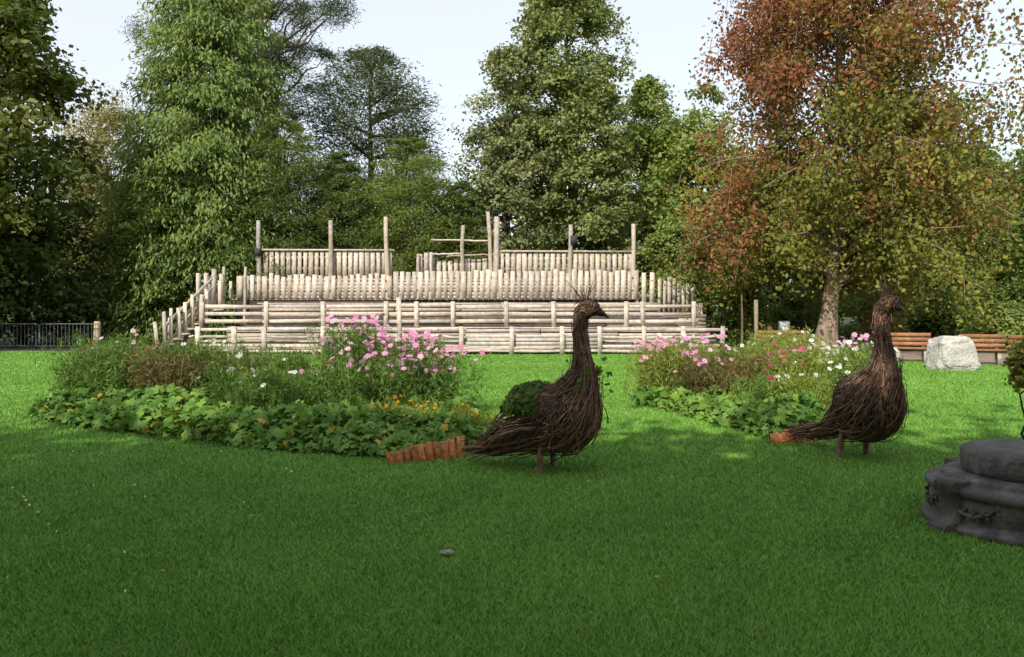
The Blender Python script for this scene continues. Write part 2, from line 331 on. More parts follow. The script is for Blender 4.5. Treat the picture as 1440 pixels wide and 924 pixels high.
def shade(xm,ym,zr,rad,n=44):
    root=empty('linden_tree'); zz=np.linspace(zr[0],zr[1],n); a=rng.uniform(0,6.28,n); rr=rad*rng.random(n)**0.5*np.sin(np.clip((zz-zr[0])/(zr[1]-zr[0]),0.15,0.93)*np.pi)**0.3
    L=np.stack([xm+rr*np.cos(a),ym+rr*np.sin(a),zz],1); P=(L[:,None]+rng.normal(size=(n,230,3))*0.95).reshape(-1,3); m=len(P)
    P[:,2]=np.maximum(P[:,2],1.5)
    Nn=rnd(m); A=unit(np.cross(Nn,rnd(m))); sz=0.38*rng.uniform(0.6,1.3,m)
    leafobj('foliage',P,A,Nn,sz,sz*0.85,palette(G_mid,m),root)
    T=Tubes(7); T.add([[xm,ym,0],[xm,ym,3],[xm+.1,ym,zr[1]*.8]],[.35,.26,.06],(0.07,0.055,0.04))
    for i in range(0,n,2): limb(T,[xm,ym,min(3+0.5*zz[i]*0.6,zz[i])],L[i],0.09,0.02,(0.07,0.055,0.04))
    T.obj('trunk',M_BARK,root)
for xm,ym,zt in [(-17,-6.8,11.6),(-13,-7.4,11.9),(-9,-6.8,11.6),(-5.2,-7,11.5),(-1.4,-6.8,11.1),(2.4,-7,11.4),(6.2,-7.4,11.2),(10,-7.5,11.0)]:
    shade(xm,ym,(2.6,zt),2.8)
# ---------------- wooden stage ----------------
def wood(k=1.0): 
    b=rng.uniform(0.33,0.50)*k; w=rng.uniform(-0.015,0.02); return (b*1.08+w,b*0.94,b*0.79-w)
def stage():
    root=empty('wooden_grandstand'); 
    B=Boxes(); x0,x1=WX(290,27.5),WX(1010,27.5)
    tiers=[(27.6,0.42),(28.5,0.87),(29.4,1.32),(30.3,1.77)]
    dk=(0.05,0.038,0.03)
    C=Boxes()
    for i,(yy,zt) in enumerate(tiers):
        xa=x0+i*0.35; xb=x1-i*0.5; yb=31.4
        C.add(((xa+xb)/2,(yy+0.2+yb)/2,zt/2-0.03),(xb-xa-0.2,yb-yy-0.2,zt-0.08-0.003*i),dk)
        nseg=6
        for r in range(3):
            if i==0 and r==0: continue
            xs=np.linspace(xa,xb,nseg+1)
            for s in range(nseg):
                B.add(((xs[s]+xs[s+1])/2,yy+rng.normal()*0.02,zt-0.45+0.085+r*0.145),(xs[s+1]-xs[s]-0.03,0.05,rng.uniform(0.09,0.125)),wood(0.9),jit=0.005,ry=rng.normal()*0.004)
        for r in range(5):
            xs=np.linspace(xa,xb,6)+rng.normal()*0.2
            for s in range(5):
                B.add(((xs[s]+xs[s+1])/2,yy+0.06+r*0.18,zt+0.02+rng.normal()*0.004),(xs[s+1]-xs[s]-0.02,0.155,0.05),wood(),jit=0.004)
    dz=1.95
    xa,xb=WX(325,31),WX(922,31)
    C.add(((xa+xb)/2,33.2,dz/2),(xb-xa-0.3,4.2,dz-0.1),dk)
    for r in range(18):
        B.add(((xa+xb)/2,31.2+r*0.2,dz),(xb-xa,0.18,0.05),wood(),jit=0.003)
    xa2,xb2=WX(368,34),WX(892,34)
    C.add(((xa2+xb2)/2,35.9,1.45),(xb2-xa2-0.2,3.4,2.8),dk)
    for r in range(16): B.add(((xa2+xb2)/2,34.3+r*0.21,2.95),(xb2-xa2,0.19,0.05),wood(),jit=0.003)
    for r in range(6): B.add(((xa2+xb2)/2,34.12,2.08+r*0.15),(xb2-xa2,0.04,0.12),wood(),jit=0.004)
    C.obj('substructure',M_WOOD,root); B.obj('steps_and_decks',M_WOOD,root)
    Pl=Boxes()
    def pal(xa,ya,xb,yb,z0,h,hv=0.04,sp=0.24,lean=0.012,slope=0.0):
        L=math.hypot(xb-xa,yb-ya); n=max(int(L/sp),1); rz=math.atan2(yb-ya,xb-xa)
        for i in range(n):
            t=(i+0.5)/n; hh=h+rng.normal()*hv+slope*t; w=sp*rng.uniform(0.66,0.86)
            Pl.add((xa+(xb-xa)*t,ya+(yb-ya)*t+rng.normal()*0.006,z0+hh/2),(w,rng.uniform(0.025,0.035),hh),wood(1.08),ry=rng.normal()*lean,rz=rz,jit=0.003,top=rng.uniform(0.95,1.0))
        for zz in (z0+h*0.3,z0+h*0.75+slope*0.5):
            Pl.add(((xa+xb)/2+0.04*math.sin(rz),(ya+yb)/2+0.07,zz),(L,0.06,0.09),wood(0.6),rz=rz,ry=-math.atan2(slope,L) if slope else 0)
    X=lambda p,dd=31.0: WX(p,dd)
    pal(X(333),31.0,X(552),31.0,2.0,0.92)
    pal(X(554),30.75,X(897),30.75,1.98,1.08,0.035)
    pal(X(899),30.9,X(922),30.9,1.7,1.3)
    pal(X(924),30.9,X(985),31.9,1.35,1.45,0.08,slope=-0.2)
    pal(X(985),31.9,X(985)+0.3,34.5,1.0,1.5)
    pal(X(333),31.0,X(333)+0.2,34.6,1.95,0.95)
    pal(X(285),30.2,X(318),30.9,1.65,1.35,0.1)
    pal(X(370,34),34.0,X(552,34),34.0,3.0,1.08,0.03)
    pal(X(587,34),34.0,X(612,34),34.0,3.0,0.98)
    pal(X(612,34),34.25,X(702,34),34.25,2.9,0.82)
    pal(X(702,34),34.0,X(892,34),34.0,3.0,1.02,0.03)
    pal(X(892,34),34.0,X(892,34),37.4,3.0,1.02)
    pal(X(370,34),34.0,X(370,34),37.4,3.0,1.02)
    pal(X(370,34),37.4,X(552,34),37.4,3.0,1.0)
    for (a,b,zz,yy) in [(370,552,4.12,33.95),(702,892,4.06,33.95)]:
        Pl.add((X((a+b)/2,34),yy,zz),(X(b,34)-X(a,34)+0.2,0.12,0.07),wood(),ry=0.004)
    Pl.add((X(806,34),33.7,WZ(338,34)),(0.28,0.2,0.35),(0.05,0.05,0.05)); Pl.add((X(366,34),33.7,WZ(355,34)),(0.22,0.2,0.3),(0.05,0.05,0.05))
    # right side ramp planks
    for i in range(9):
        Pl.add((X(988)-i*0.02,31.2+i*0.3,1.0),(0.05,0.26,1.6),wood(0.9),jit=0.004)
    for i in range(8):
        Pl.add(((X(925)+X(990))/2,30.7,0.25+i*0.15),(X(990)-X(925),0.05,0.12),wood(0.85),jit=0.006)
    n=10
    for i in range(n):
        t=i/(n-1); xx=WX(222,28.2)+t*(WX(312,30.6)-WX(222,28.2)); yy=28.2+t*2.3; zz=0.12+t*1.6
        Pl.add((xx,yy+0.5,zz),(0.45,1.3,0.06),wood(),rz=0.25)
        for off in (0.0,1.25):
            hh=1.05+rng.normal()*0.08
            Pl.add((xx+rng.normal()*0.04,yy+off-0.15,zz+hh/2-0.1),(0.14,0.06,hh+0.15),wood(1.05),ry=rng.normal()*0.07,jit=0.008,top=0.8)
    for off in (0.0,1.25):
        for q in (0.25,0.62,0.98):
            a=np.array([WX(212,28.2),28.0+off,0.0+q]); b=np.array([WX(318,30.6),30.55+off,1.7+q]); c=(a+b)/2; L=np.linalg.norm((b-a)[[0,2]])
            Pl.add(c,(L*1.06,0.05,0.11),wood(1.05),ry=-math.atan2(b[2]-a[2],b[0]-a[0])+rng.normal()*0.02,rz=math.atan2(b[1]-a[1],b[0]-a[0]))
    Pl.obj('palisades',M_WOOD,root)
    T=Tubes(7)
    def post(px,dd,z0,ytop,r=0.085,lean=0.0):
        x=WX(px,dd); zt=WZ(ytop,dd); q=np.linspace(0,1,5)
        T.add(np.stack([x+lean*q+rng.normal(size=5)*0.015,np.full(5,dd),z0+(zt-z0)*q],1),np.linspace(r*1.1,r*0.9,5),wood(0.9))
    for px,yt,l,r in [(365,310,-0.05,.1),(465,310,0,.1),(546,305,-0.12,.1),(588,357,0,.07),(606,355,0,.07),(650,317,0,.09),(694,298,-0.25,.09),(698,305,0,.13),(802,316,0,.1),(890,315,0.03,.1)]:
        post(px,33.85,1.9,yt,r,l)
    for px,yt in [(313,375),(345,375),(897,380),(918,384)]: post(px,30.95,1.0,yt,0.06,rng.normal()*0.03)
    def log(pa,pb,dd,ya,yb,r=0.045,wob=0.014):
        q=np.linspace(0,1,12); x=WX(pa,dd)+(WX(pb,dd)-WX(pa,dd))*q; z=WZ(ya,dd)+(WZ(yb,dd)-WZ(ya,dd))*q
        T.add(np.stack([x,np.full(12,dd)+rng.normal(size=12)*0.01,z+rng.normal(size=12)*wob],1),r*rng.uniform(0.8,1.15,12),wood())
    log(606,692,33.9,337,339,0.04,0.01); log(610,650,33.9,357,357,0.04,0.01); log(628,700,33.9,360,358,0.035,0.02)
    Bd=Boxes()
    def plank(pa,pb,dd,py,h=0.12,k=1.08):
        n=max(1,int(round((pb-pa)/90))); xs=np.linspace(WX(pa,dd),WX(pb,dd),n+1)
        for i in range(n):
            Bd.add(((xs[i]+xs[i+1])/2,dd+rng.normal()*.006,WZ(py,dd)+rng.normal()*.012),(xs[i+1]-xs[i]+.05,0.035,h*rng.uniform(.85,1.1)),wood(k),ry=rng.normal()*0.008,jit=0.006)
    def bpost(px,dd,z0,ytop,w=0.15):
        zt=WZ(ytop,dd); Bd.add((WX(px,dd),dd-0.07,(z0+zt)/2),(w,0.07,zt-z0),wood(1.1),ry=rng.normal()*0.015,jit=0.006)
    for px in [279,330,372,455,562,649,720,790,843,905,960,1015]: bpost(px,27.27,0.0,459 if px!=562 else 418)
    for a,b in [(275,458),(452,655),(845,1022)]:
        plank(a,b,27.25,463.5,.11); plank(a,b,27.25,486,.11)
        log(a,b,27.25,474+rng.normal(),474+rng.normal(),0.05,0.02)
    log(560,780,27.22,491,490,0.045); log(270,1025,27.22,494,494,0.055)
    for px in [285,375,455,543,586,637,712,778,880,903,975]: bpost(px,28.87,0.85,424)
    for a,b in [(283,457),(453,640),(636,780),(776,980)]:
        for yy in (431,441.5,452): plank(a,b,28.85,yy,.14)
    Bd.obj('plank_railings',M_WOOD,root)
    T.obj('posts_and_rails',M_WOOD,root)
    D=Boxes()
    for r in range(5): D.add(((WX(652,27.4)+WX(842,27.4))/2,27.42-0.02*r,0.12+0.13*r),(WX(842,27.4)-WX(652,27.4),0.05,0.115),(0.48,0.44,0.39),jit=0.004)
    D.obj('front_boards',M_WOOD,root)
    Bw=Boxes()
    for i in range(16):
        xx=WX(145,30)+i*0.16; Bw.add((xx,29.6,0.12),(0.14,1.4,0.05),wood(),jit=0.004)
    Bw.obj('boardwalk',M_WOOD,root)
stage()
b=Boxes(); b.add((0,0,0.55),(0.2,0.2,1.1),(0.4,0.32,0.23),jit=0.012,top=0.85); o=b.obj('wooden_post',M_WOOD); o.location=(WX(137,30.5),30.5,0)
def barrier(x,y,rz):
    T=Tubes(6); c=(0.10,0.105,0.11); L=2.3; h=1.0
    T.add([[0,0,.15],[0,0,h-.12],[0.04,0,h-.04],[.12,0,h],[L-.12,0,h],[L-.04,0,h-.04],[L,0,h-.12],[L,0,.15]],0.022,c)
    T.add([[0,0,.15],[L,0,.15]],0.018,c)
    for i in range(1,16): T.add([[i*L/16,0,.15],[i*L/16,0,h]],0.008,c)
    for xx in (0.25,L-.25): T.add([[xx,-.3,0.02],[xx,0,.1],[xx,.3,0.02]],0.018,c)
    o=T.obj('crowd_barrier',M_METAL); o.location=(x,y,0); o.rotation_euler=(0,0,rz)
barrier(WX(-28,30.2),30.2,0.0); barrier(WX(57,30.2),30.1,0.02); barrier(WX(-113,30.2),30.4,-0.05)
# ---------------- benches ----------------
def bench(px,dd,rz,w=1.65):
    e=empty('park_bench',(WX(px,dd),dd,0.006),rz); L=Boxes(); Wd=Boxes(); pc=(0.4,0.37,0.33)
    for sx in (-w/2+0.2,w/2-0.2):
        L.add((sx,-.12,0.2),(0.1,0.1,0.40),pc,jit=0.004); L.add((sx,.16,0.2),(0.1,0.1,0.40),pc,jit=0.004); L.add((sx,0.02,0.385),(0.09,0.42,0.06),pc); L.add((sx,0.24,0.62),(0.09,0.05,0.5),pc,rx=-0.15)
    def wc(): a=rng.uniform(0.8,1.15); return (0.30*a,0.145*a,0.07*a)
    for i in range(4): Wd.add((0,-0.2+i*0.125,0.43),(w,0.105,0.045),wc(),jit=0.002)
    for i in range(3): Wd.add((0,0.17+i*0.022,0.55+i*0.135),(w,0.035,0.105),wc(),rx=-0.15,jit=0.002)
    L.obj('supports',M_WOOD,e); Wd.obj('slats',M_WOOD,e)
bench(1104,25.6,-0.1); bench(1281,23.4,-0.3,1.15); bench(1383,22.4,-0.35,1.15); bench(1462,21.5,-0.3,1.4)
T=Tubes(6); T.add([[0,0,0],[0.02,0,1.2],[0,0.02,2.1]],[.05,.04,.03],(0.12,0.09,0.06)); T.obj('young_tree_stake',M_WOOD).location=(WX(1043,28),28,0)
T=Tubes(6); T.add([[0,0,0],[0.01,0,0.9],[0,0,1.9]],0.07,(0.25,0.2,0.14)); T.obj('wooden_post',M_WOOD).location=(WX(1063,26.3),26.3,0)
sg=empty('information_sign',(WX(1103,27),27,0)); T=Tubes(6); T.add([[0,0,0],[0,0,1.0]],0.03,(0.05,0.05,0.05)); T.obj('pole',M_METAL,sg)
b=Boxes(); b.add((0,0,1.0),(0.34,0.05,0.3),(0.3,0.32,0.32)); b.add((0,0.04,1.0),(0.4,0.03,0.36),(0.04,0.05,0.05)); b.obj('panel',M_METAL,sg)
# ---------------- rock ----------------
def rock():
    bm=bmesh.new(); bmesh.ops.create_icosphere(bm,subdivisions=5,radius=1)
    for v in bm.verts:
        p=v.co.copy()
        q=Vector([math.copysign(abs(p.x)**0.45,p.x),math.copysign(abs(p.y)**0.5,p.y),math.copysign(abs(p.z)**0.4,p.z)])
        n=noise.fractal(p*1.4,1.0,2.0,5)*0.15+(noise.cell(p*2.2)-0.5)*0.03
        q*=0.86*(1+n); q.x=q.x*0.62*(1-0.19*q.z)-0.05*q.z; q.y*=0.5; q.z=q.z*0.55+0.42+0.06*p.x
        v.co=q
    me=bpy.data.meshes.new('white_boulder'); bm.to_mesh(me); me.materials.append(noisemat('rock',(0.32,0.31,0.28),(0.55,0.53,0.49),2.5,bump=0.9,bdist=0.06))
    for p in me.polygons: p.use_smooth=True
    o=bpy.data.objects.new('white_boulder',me); COL.objects.link(o); o.location=(WX(1339,20.8),20.8,0)
rock()
# ---------------- pedestal ----------------
def lathe(name,prof,n,m,e,off=0.0):
    V=[];Fq=[]
    for r,z in prof:
        for i in range(n):
            a=2*math.pi*(i+off)/n; V.append((r*math.cos(a),r*math.sin(a),z))
    for j in range(len(prof)-1):
        for i in range(n): Fq.append((j*n+i,j*n+(i+1)%n,(j+1)*n+(i+1)%n,(j+1)*n+i))
    return mesh_np(name,V,Fq,m,None,e,False)
def pedestal():
    x,y=WX(1440,6.1),6.05; e=empty('stone_pedestal',(x,y,0.0)); m=noisemat('dark_stone',(0.03,0.027,0.026),(0.13,0.12,0.11),5,rough=0.65,bump=0.9,bdist=0.015,c3=(0.06,0.056,0.052),spec=0.45)
    arc=lambda cx,cz,rr,a0,a1,k:[(cx+rr*math.cos(math.radians(a0+(a1-a0)*i/k)),cz+rr*math.sin(math.radians(a0+(a1-a0)*i/k))) for i in range(k+1)]
    prof=[(0.01,0),(.73,0),(.735,.05),(.70,.065),(.665,.085),(.66,.10),(.675,.15),(.68,.2),(.67,.245),(.655,.265)]+arc(.675,.305,.036,-80,95,8)+[(.64,.345),(.632,.352),(.60,.358),(.592,.365),(.59,.385),(.57,.40),(.46,.405),(.40,.41)]
    lathe('moulded_base',prof,128,m,e)
    prof=[(.43,.40),(.455,.41),(.465,.44),(.465,.545),(.455,.575),(.425,.598),(.38,.608),(0.001,.612)]
    o=lathe('drum',prof,14,m,e,0.5); bv=o.modifiers.new('b','BEVEL'); bv.width=0.012; bv.segments=3
    T=Tubes(8); c=(0.05,0.05,0.05)
    for k in range(8):
        a0=math.pi/4*k+0.18
        q=np.linspace(0,1,12); a=a0+q*0.55; zz=0.235-0.085*np.sin(q*np.pi); rr=0.682+0.008*np.sin(q*np.pi)
        T.add(np.stack([rr*np.cos(a),rr*np.sin(a),zz],1),0.006+0.014*np.sin(q*np.pi),c)
        for j in range(11):
            aj=a0+0.05*j+0.03; zj=0.235-0.085*math.sin((j+.5)/11*math.pi); s_=1 if j%2 else -1
            T.add([[0.682*math.cos(aj),0.682*math.sin(aj),zj],[0.70*math.cos(aj+.02),0.70*math.sin(aj+.02),zj+s_*.018],[0.685*math.cos(aj+.045),0.685*math.sin(aj+.045),zj+s_*.042]],[0.005,0.014,0.003],c)
    for k in range(4):
        a=math.radians(192+90*k); ca,sa=math.cos(a),math.sin(a)
        pr=np.array([(.60,.385),(.70,.385),(.75,.365),(.765,.325),(.735,.28),(.715,.22),(.72,.15),(.75,.09),(.80,.055),(.83,.02)])
        V=[];Fq=[]; k2=len(pr)
        for off in (-.075,.075):
            for r,z in pr: V.append((r*ca-off*sa,r*sa+off*ca,z))
            for r,z in pr: V.append((0.60*ca-off*sa,.60*sa+off*ca,z))
        for i in range(k2-1):
            Fq+=[(i,i+1,2*k2+i+1,2*k2+i),(k2+i,k2+i+1,i+1,i),(2*k2+i,2*k2+i+1,3*k2+i+1,3*k2+i)]
        mesh_np('bracket',V,Fq,m,None,e)
        T.add([[.725*ca+.088*sa,.725*sa-.088*ca,.345],[.725*ca-.088*sa,.725*sa+.088*ca,.345]],0.045,c)
        T.add([[.79*ca+.088*sa,.79*sa-.088*ca,.035],[.79*ca-.088*sa,.79*sa+.088*ca,.035]],0.036,c)
    T.obj('carving',m,e)
pedestal()
decid('potted_shrub',1447,8.6,[(488,1435,1455),(505,1415,1475),(530,1410,1480),(552,1422,1465)],[(0.05,0.08,0.02),(0.1,0.13,0.025),(0.2,0.14,0.03)],nl=26,lr=0.12,sub=8,per=9,leaf=0.06,tr=0.02,limbs=12,tc=(0.04,0.03,0.02))
# ---------------- peacocks ----------------
def catmull(P,s):
    P=np.asarray(P,float); n=len(P); u=np.clip(s,0,1)*(n-1); i=np.minimum(u.astype(int),n-2); f=(u-i)[...,None]
    p0=P[np.maximum(i-1,0)];p1=P[i];p2=P[i+1];p3=P[np.minimum(i+2,n-1)]
    return 0.5*((2*p1)+(-p0+p2)*f+(2*p0-5*p1+4*p2-p3)*f*f+(-p0+3*p1-3*p2+p3)*f**3)
SP=[(-.98,0,.15,.02),(-.78,0,.17,.04),(-.55,0,.21,.06),(-.32,0,.29,.10),(-.08,0,.41,.21),(.12,0,.53,.335),(.25,0,.68,.315),(.335,0,.86,.20),(.38,0,1.02,.118),(.375,0,1.18,.083),(.36,0,1.34,.066),(.35,0,1.49,.058),(.365,0,1.60,.068),(.42,0,1.665,.078),(.49,0,1.67,.066),(.56,0,1.635,.04),(.64,0,1.595,.008)]
def frame(s):
    q=catmull(SP,s); e=1e-3; T=unit(catmull(SP,np.clip(s+e,0,1))[...,:3]-catmull(SP,np.clip(s-e,0,1))[...,:3])
    Bv=np.zeros_like(T); Bv[...,1]=1; Nv=np.cross(Bv,T); return q[...,:3],np.maximum(q[...,3],0.004),Nv,Bv
def surf(s,a,k=1.0,jr=0):
    p,r,Nv,Bv=frame(s); r=r*k+jr; return p+Nv*(r*np.cos(a))[...,None]+Bv*(r*np.sin(a))[...,None]
def palm(name,P,Nn,size,pal,parent=None,mat=None,lobes=5,hue=None):
    n=len(P); U=unit(np.cross(Nn,rnd(n))); W=np.cross(Nn,U); sz=size*rng.uniform(.5,1.4,n)
    Cs=[];As=[];Ns=[];Ls=[]
    for k in range(lobes):
        a=(k-(lobes-1)/2)*1.05; A=unit(U*math.cos(a)+W*math.sin(a)-Nn*0.28); Ls.append(sz*(1.15-0.08*abs(k-(lobes-1)/2)))
        Cs.append(P+A*(sz*0.55)[:,None]); As.append(A); Ns.append(unit(Nn+0.28*(U*math.cos(a)+W*math.sin(a))))
    col=palette(pal,n) if hue is None else hue
    L=np.concatenate(Ls)
    return leafobj(name,np.vstack(Cs),np.vstack(As),np.vstack(Ns),L,L*0.85,np.tile(col,(lobes,1)),parent,mat)
def peacock(loc,rz,sc,ivy):
    e=empty('peacock_sculpture',(loc[0],loc[1],0),rz,sc)
    m,n=90,28; s=np.linspace(0,1,m); a=np.linspace(0,2*np.pi,n,endpoint=False)
    V=surf(np.repeat(s,n),np.tile(a,m),0.92)
    i=np.arange(m-1)[:,None]*n; j=np.arange(n)[None]; j2=(j+1)%n
    Fq=np.stack([i+j,i+j2,i+n+j2,i+n+j],-1).reshape(-1,4)
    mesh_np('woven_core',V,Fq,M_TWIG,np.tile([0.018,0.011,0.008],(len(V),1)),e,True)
    T=Tubes(4)
    def tc():
        b=rng.uniform(0.3,1.5)**2.0; return (0.165*b,0.095*b,0.063*b)
    for k in range(1600):
        L=rng.uniform(0.10,0.28); s0=rng.uniform(0.08,0.82-L*0.2)
        if k%3==0: s0=rng.uniform(0.2,0.38)
        s1=min(s0+L,0.9); q=np.linspace(0,1,9)
        ang=rng.uniform(0,2*np.pi)+q*rng.normal()*0.9
        damp=1.0 if s0+L<0.55 else 0.4
        off=rng.uniform(0.0,0.022)*damp+0.06*damp*max(0,rng.normal()-0.6)*(q if rng.random()<.5 else (1-q))**2
        P=surf(s0+(s1-s0)*q,ang,1.0,off)+rng.normal(size=(9,3))*0.003
        r=rng.uniform(0.003,0.0075)*(0.75 if damp<1 else 1); T.add(P,np.linspace(r,r*0.45,9),tc(),False)
    for k in range(170):
        s0=rng.uniform(0.5,0.92); q=np.linspace(0,1,9); w=rng.uniform(1.5,4)
        P=surf(s0+q*rng.normal()*0.03,rng.uniform(0,6.28)+q*w,1.0,rng.uniform(0.002,0.012)); T.add(P,0.0035,tc(),False)
    for k in range(170):
        s0=rng.uniform(0.12,0.58); a0=rng.uniform(0,6.28); p=surf(np.array([s0]),np.array([a0]))[0]; p2=surf(np.array([min(s0+.03,1)]),np.array([a0]),1.0)[0]
        dr=unit((p-p2)+(p-frame(np.array([s0]))[0][0])*0.35+rng.normal(size=3)*0.02); l=rng.uniform(.06,.2)
        T.add([p,p+dr*l*.5+rng.normal(size=3)*.01,p+dr*l+rng.normal(size=3)*.02],[.004,.003,.0015],tc(),False)
    for k in range(60):
        l=rng.uniform(.3,.6); b0=np.array([-.42+rng.uniform(-.1,.15),rng.normal()*0.05,.24+rng.normal()*.04])
        T.add([b0,b0+[-l*.5,rng.normal()*.04,-.04+rng.normal()*.02],b0+[-l,rng.normal()*.10,-.08+rng.normal()*.04]],[.006,.005,.0025],tc(),False)
    T.obj('willow_twigs',M_TWIG,e)
    T=Tubes(5)
    for k in range(10):
        t=(k-4.5)/4.5; b0=np.array([.40+t*.02,rng.normal()*.01,1.72]); l=rng.uniform(.14,.24)
        T.add([b0,b0+[t*.05-.01,rng.normal()*.015,l*.5],b0+[t*.13-.02,rng.normal()*.03,l]],[.005,.004,.0025],(0.07,0.045,0.03))
    T.obj('crest',M_TWIG,e)
    T=Tubes(8)
    for sy in (-1,1): T.add([[-.02,sy*.2,.0],[-.01,sy*.19,.18],[.02,sy*.16,.42]],[.034,.032,.03],(0.16,0.09,0.06))
    T.obj('legs',M_TWIG,e)
    T=Tubes(8)
    for sy in (-1,1): T.add([[.47,sy*.055,1.685],[.47,sy*.076,1.685]],[.015,.010],(0.01,0.01,0.01))
    T.add([[.54,0,1.645],[.59,0,1.625],[.64,0,1.59],[.655,0,1.57]],[.034,.025,.012,.003],(0.07,0.045,0.03)); T.obj('beak_and_eyes',M_TWIG,e)
    if ivy:
        n=1700; D=rnd(n); D[:,2]=np.abs(D[:,2])*1.1-0.25; P=np.array([-.14,0,.68])+D*np.array([.32,.31,.25])*rng.uniform(.75,1.12,(n,1))
        Nn=unit(D+rng.normal(size=(n,3))*.5); palm('ivy_leaves',P,Nn,0.036,[(0.02,0.045,0.012),(0.045,0.09,0.018),(0.08,0.14,0.03)],e)
        n=110; P=np.array([.40,0.0,.98])+rng.normal(size=(n,3))*[.12,.13,.10]; palm('ivy_neck',P,unit(rng.normal(size=(n,3))+[0,0,.4]),0.03,[(0.03,0.06,0.015),(0.06,0.11,0.025)],e)
        T=Tubes(4)
        for k in range(100):
            y0=rng.uniform(-.32,.32); x0=-.70+rng.uniform(-.12,.2); hh=rng.uniform(.12,.40)*(1-abs(y0)*1.4)
            q=np.linspace(0,1,9); P=np.stack([x0+q*(.72+rng.uniform(-.15,.15)),np.full(9,y0)*(0.35+.85*np.sin(q*np.pi)),.20+q*.26+hh*np.sin(q*np.pi)**.8],1)+rng.normal(size=(9,3))*.008
            T.add(P,.005,tc(),False)
        T.obj('basket_hoops',M_TWIG,e)
p1=GP(770,663); p2=GP(1222,645)
R1=math.radians(-24); R2=math.radians(-66)
peacock(p1,R1,1.0,True); peacock((p2[0]-.14,p2[1]+.05),R2,1.03,False)
# ---------------- flower beds ----------------
def inpoly(x,y,poly):
    c=np.zeros(len(x),bool); n=len(poly)
    for i in range(n):
        x1,y1=poly[i]; x2,y2=poly[(i+1)%n]
        c^=((y1>y)!=(y2>y))&(x<(x2-x1)*(y-y1)/(y2-y1+1e-12)+x1)
    return c
def sample(poly,n):
    P=np.array(poly); lo,hi=P.min(0),P.max(0); X=[];tot=0
    while tot<n:
        q=rng.uniform(lo,hi,(n*2,2)); q=q[inpoly(q[:,0],q[:,1],poly)]; X.append(q); tot+=len(q)
    return np.vstack(X)[:n]
def edge_dist(q,poly):
    P=np.array(poly); dm=np.full(len(q),1e9)
    for i in range(len(P)):
        a=P[i];b=P[(i+1)%len(P)]; t=np.clip(((q-a)@(b-a))/((b-a)@(b-a)),0,1); dm=np.minimum(dm,np.linalg.norm(q-(a+t[:,None]*(b-a)),axis=1))
    return dm
def flowers(name,P,r,pal,parent,petals=7,centre=(0.5,0.33,0.03),face=(0.0,-0.5,0.7)):
    n=len(P); Nn=unit(np.array(face)+rng.normal(size=(n,3))*0.5); U=unit(np.cross(Nn,rnd(n))); W=np.cross(Nn,U); sz=r*rng.uniform(.75,1.2,n); col=palette(pal,n)
    Cs=[];As=[];Ns=[];Ls=[];cl=[]
    for k in range(petals):
        a=2*np.pi*k/petals; dr=U*math.cos(a)+W*math.sin(a); A=unit(dr+Nn*0.12)
        Cs.append(P+A*(sz*.52)[:,None]+Nn*(0.001*(k%2))); As.append(A); Ns.append(unit(Nn-0.12*dr)); Ls.append(sz); cl.append(col)
    L=np.concatenate(Ls); leafobj(name,np.vstack(Cs),np.vstack(As),np.vstack(Ns),L,L*.8,np.vstack(cl),parent,M_PETAL)
    leafobj(name+'_centres',P+Nn*0.008,U,Nn,sz*.45,sz*.45,np.tile(centre,(n,1)),parent,M_PETAL)
PK=[(0.6,0.2,0.45),(0.7,0.33,0.55),(0.75,0.48,0.64)]; WT=[(0.65,0.63,0.62),(0.75,0.73,0.7)]; MG=[(0.4,0.03,0.13),(0.55,0.1,0.25)]; YL=[(0.6,0.38,0.02),(0.62,0.25,0.02)]
def cosmos(parent,cl,name):
    T=Tubes(3); FC=[];FA=[];FN=[];FL=[];Fc=[]; fl={}
    for (cx,cy,sp,h,ns,pal,ftype,ff,feather) in cl:
        for i in range(ns):
            x=cx+rng.normal()*sp; y=cy+rng.normal()*sp; hh=h*rng.uniform(.68,1.10); ln=rng.normal(size=2)*.13*hh
            p=np.array([[x,y,0],[x+ln[0]*.3,y+ln[1]*.3,hh*.5],[x+ln[0],y+ln[1],hh]]); sc=palette(pal,1)[0]
            T.add(p,[.005,.0035,.002],sc*1.2,False)
            m=int(feather*2.3*max(h,.4)); q=rng.uniform(.05,.93,m); c=np.stack([np.interp(q,[0,.5,1],p[:,kk]) for kk in range(3)],1)+rng.normal(size=(m,3))*[.075,.075,.03]
            FC.append(c); FA.append(unit(rng.normal(size=(m,3))+[0,0,1.0])); FN.append(rnd(m)); FL.append(rng.uniform(.05,.13,m)); Fc.append(palette(pal,m))
            if rng.random()<ff:
                fl.setdefault(ftype,[]).append(p[2]+np.array([0,0,.01]))
                if ftype=='pink' and rng.random()<.5: fl[ftype].append(p[2]+rng.normal(size=3)*[.12,.12,.05])
    T.obj(name+'_stems',M_LEAF,parent); L=np.concatenate(FL)
    leafobj(name+'_foliage',np.vstack(FC),np.vstack(FA),np.vstack(FN),L,L*.10+.006,np.vstack(Fc),parent)
    for k,v in fl.items():
        flowers(name+'_'+k,np.array(v),.028 if k=='yellow' else .049,{'pink':PK,'white':WT,'magenta':MG,'yellow':YL,'seed':[(0.12,0.06,0.03),(0.2,0.1,0.05)]}[k],parent,petals=7)
GF=[(0.03,0.075,0.016),(0.055,0.12,0.022),(0.09,0.17,0.032)]; GB=[(0.045,0.055,0.02),(0.085,0.085,0.03),(0.13,0.11,0.045)]; GL=[(0.06,0.11,0.02),(0.11,0.17,0.03),(0.16,0.21,0.04)]
LP=[(0.03,0.09,0.014),(0.065,0.155,0.026),(0.12,0.23,0.04)]
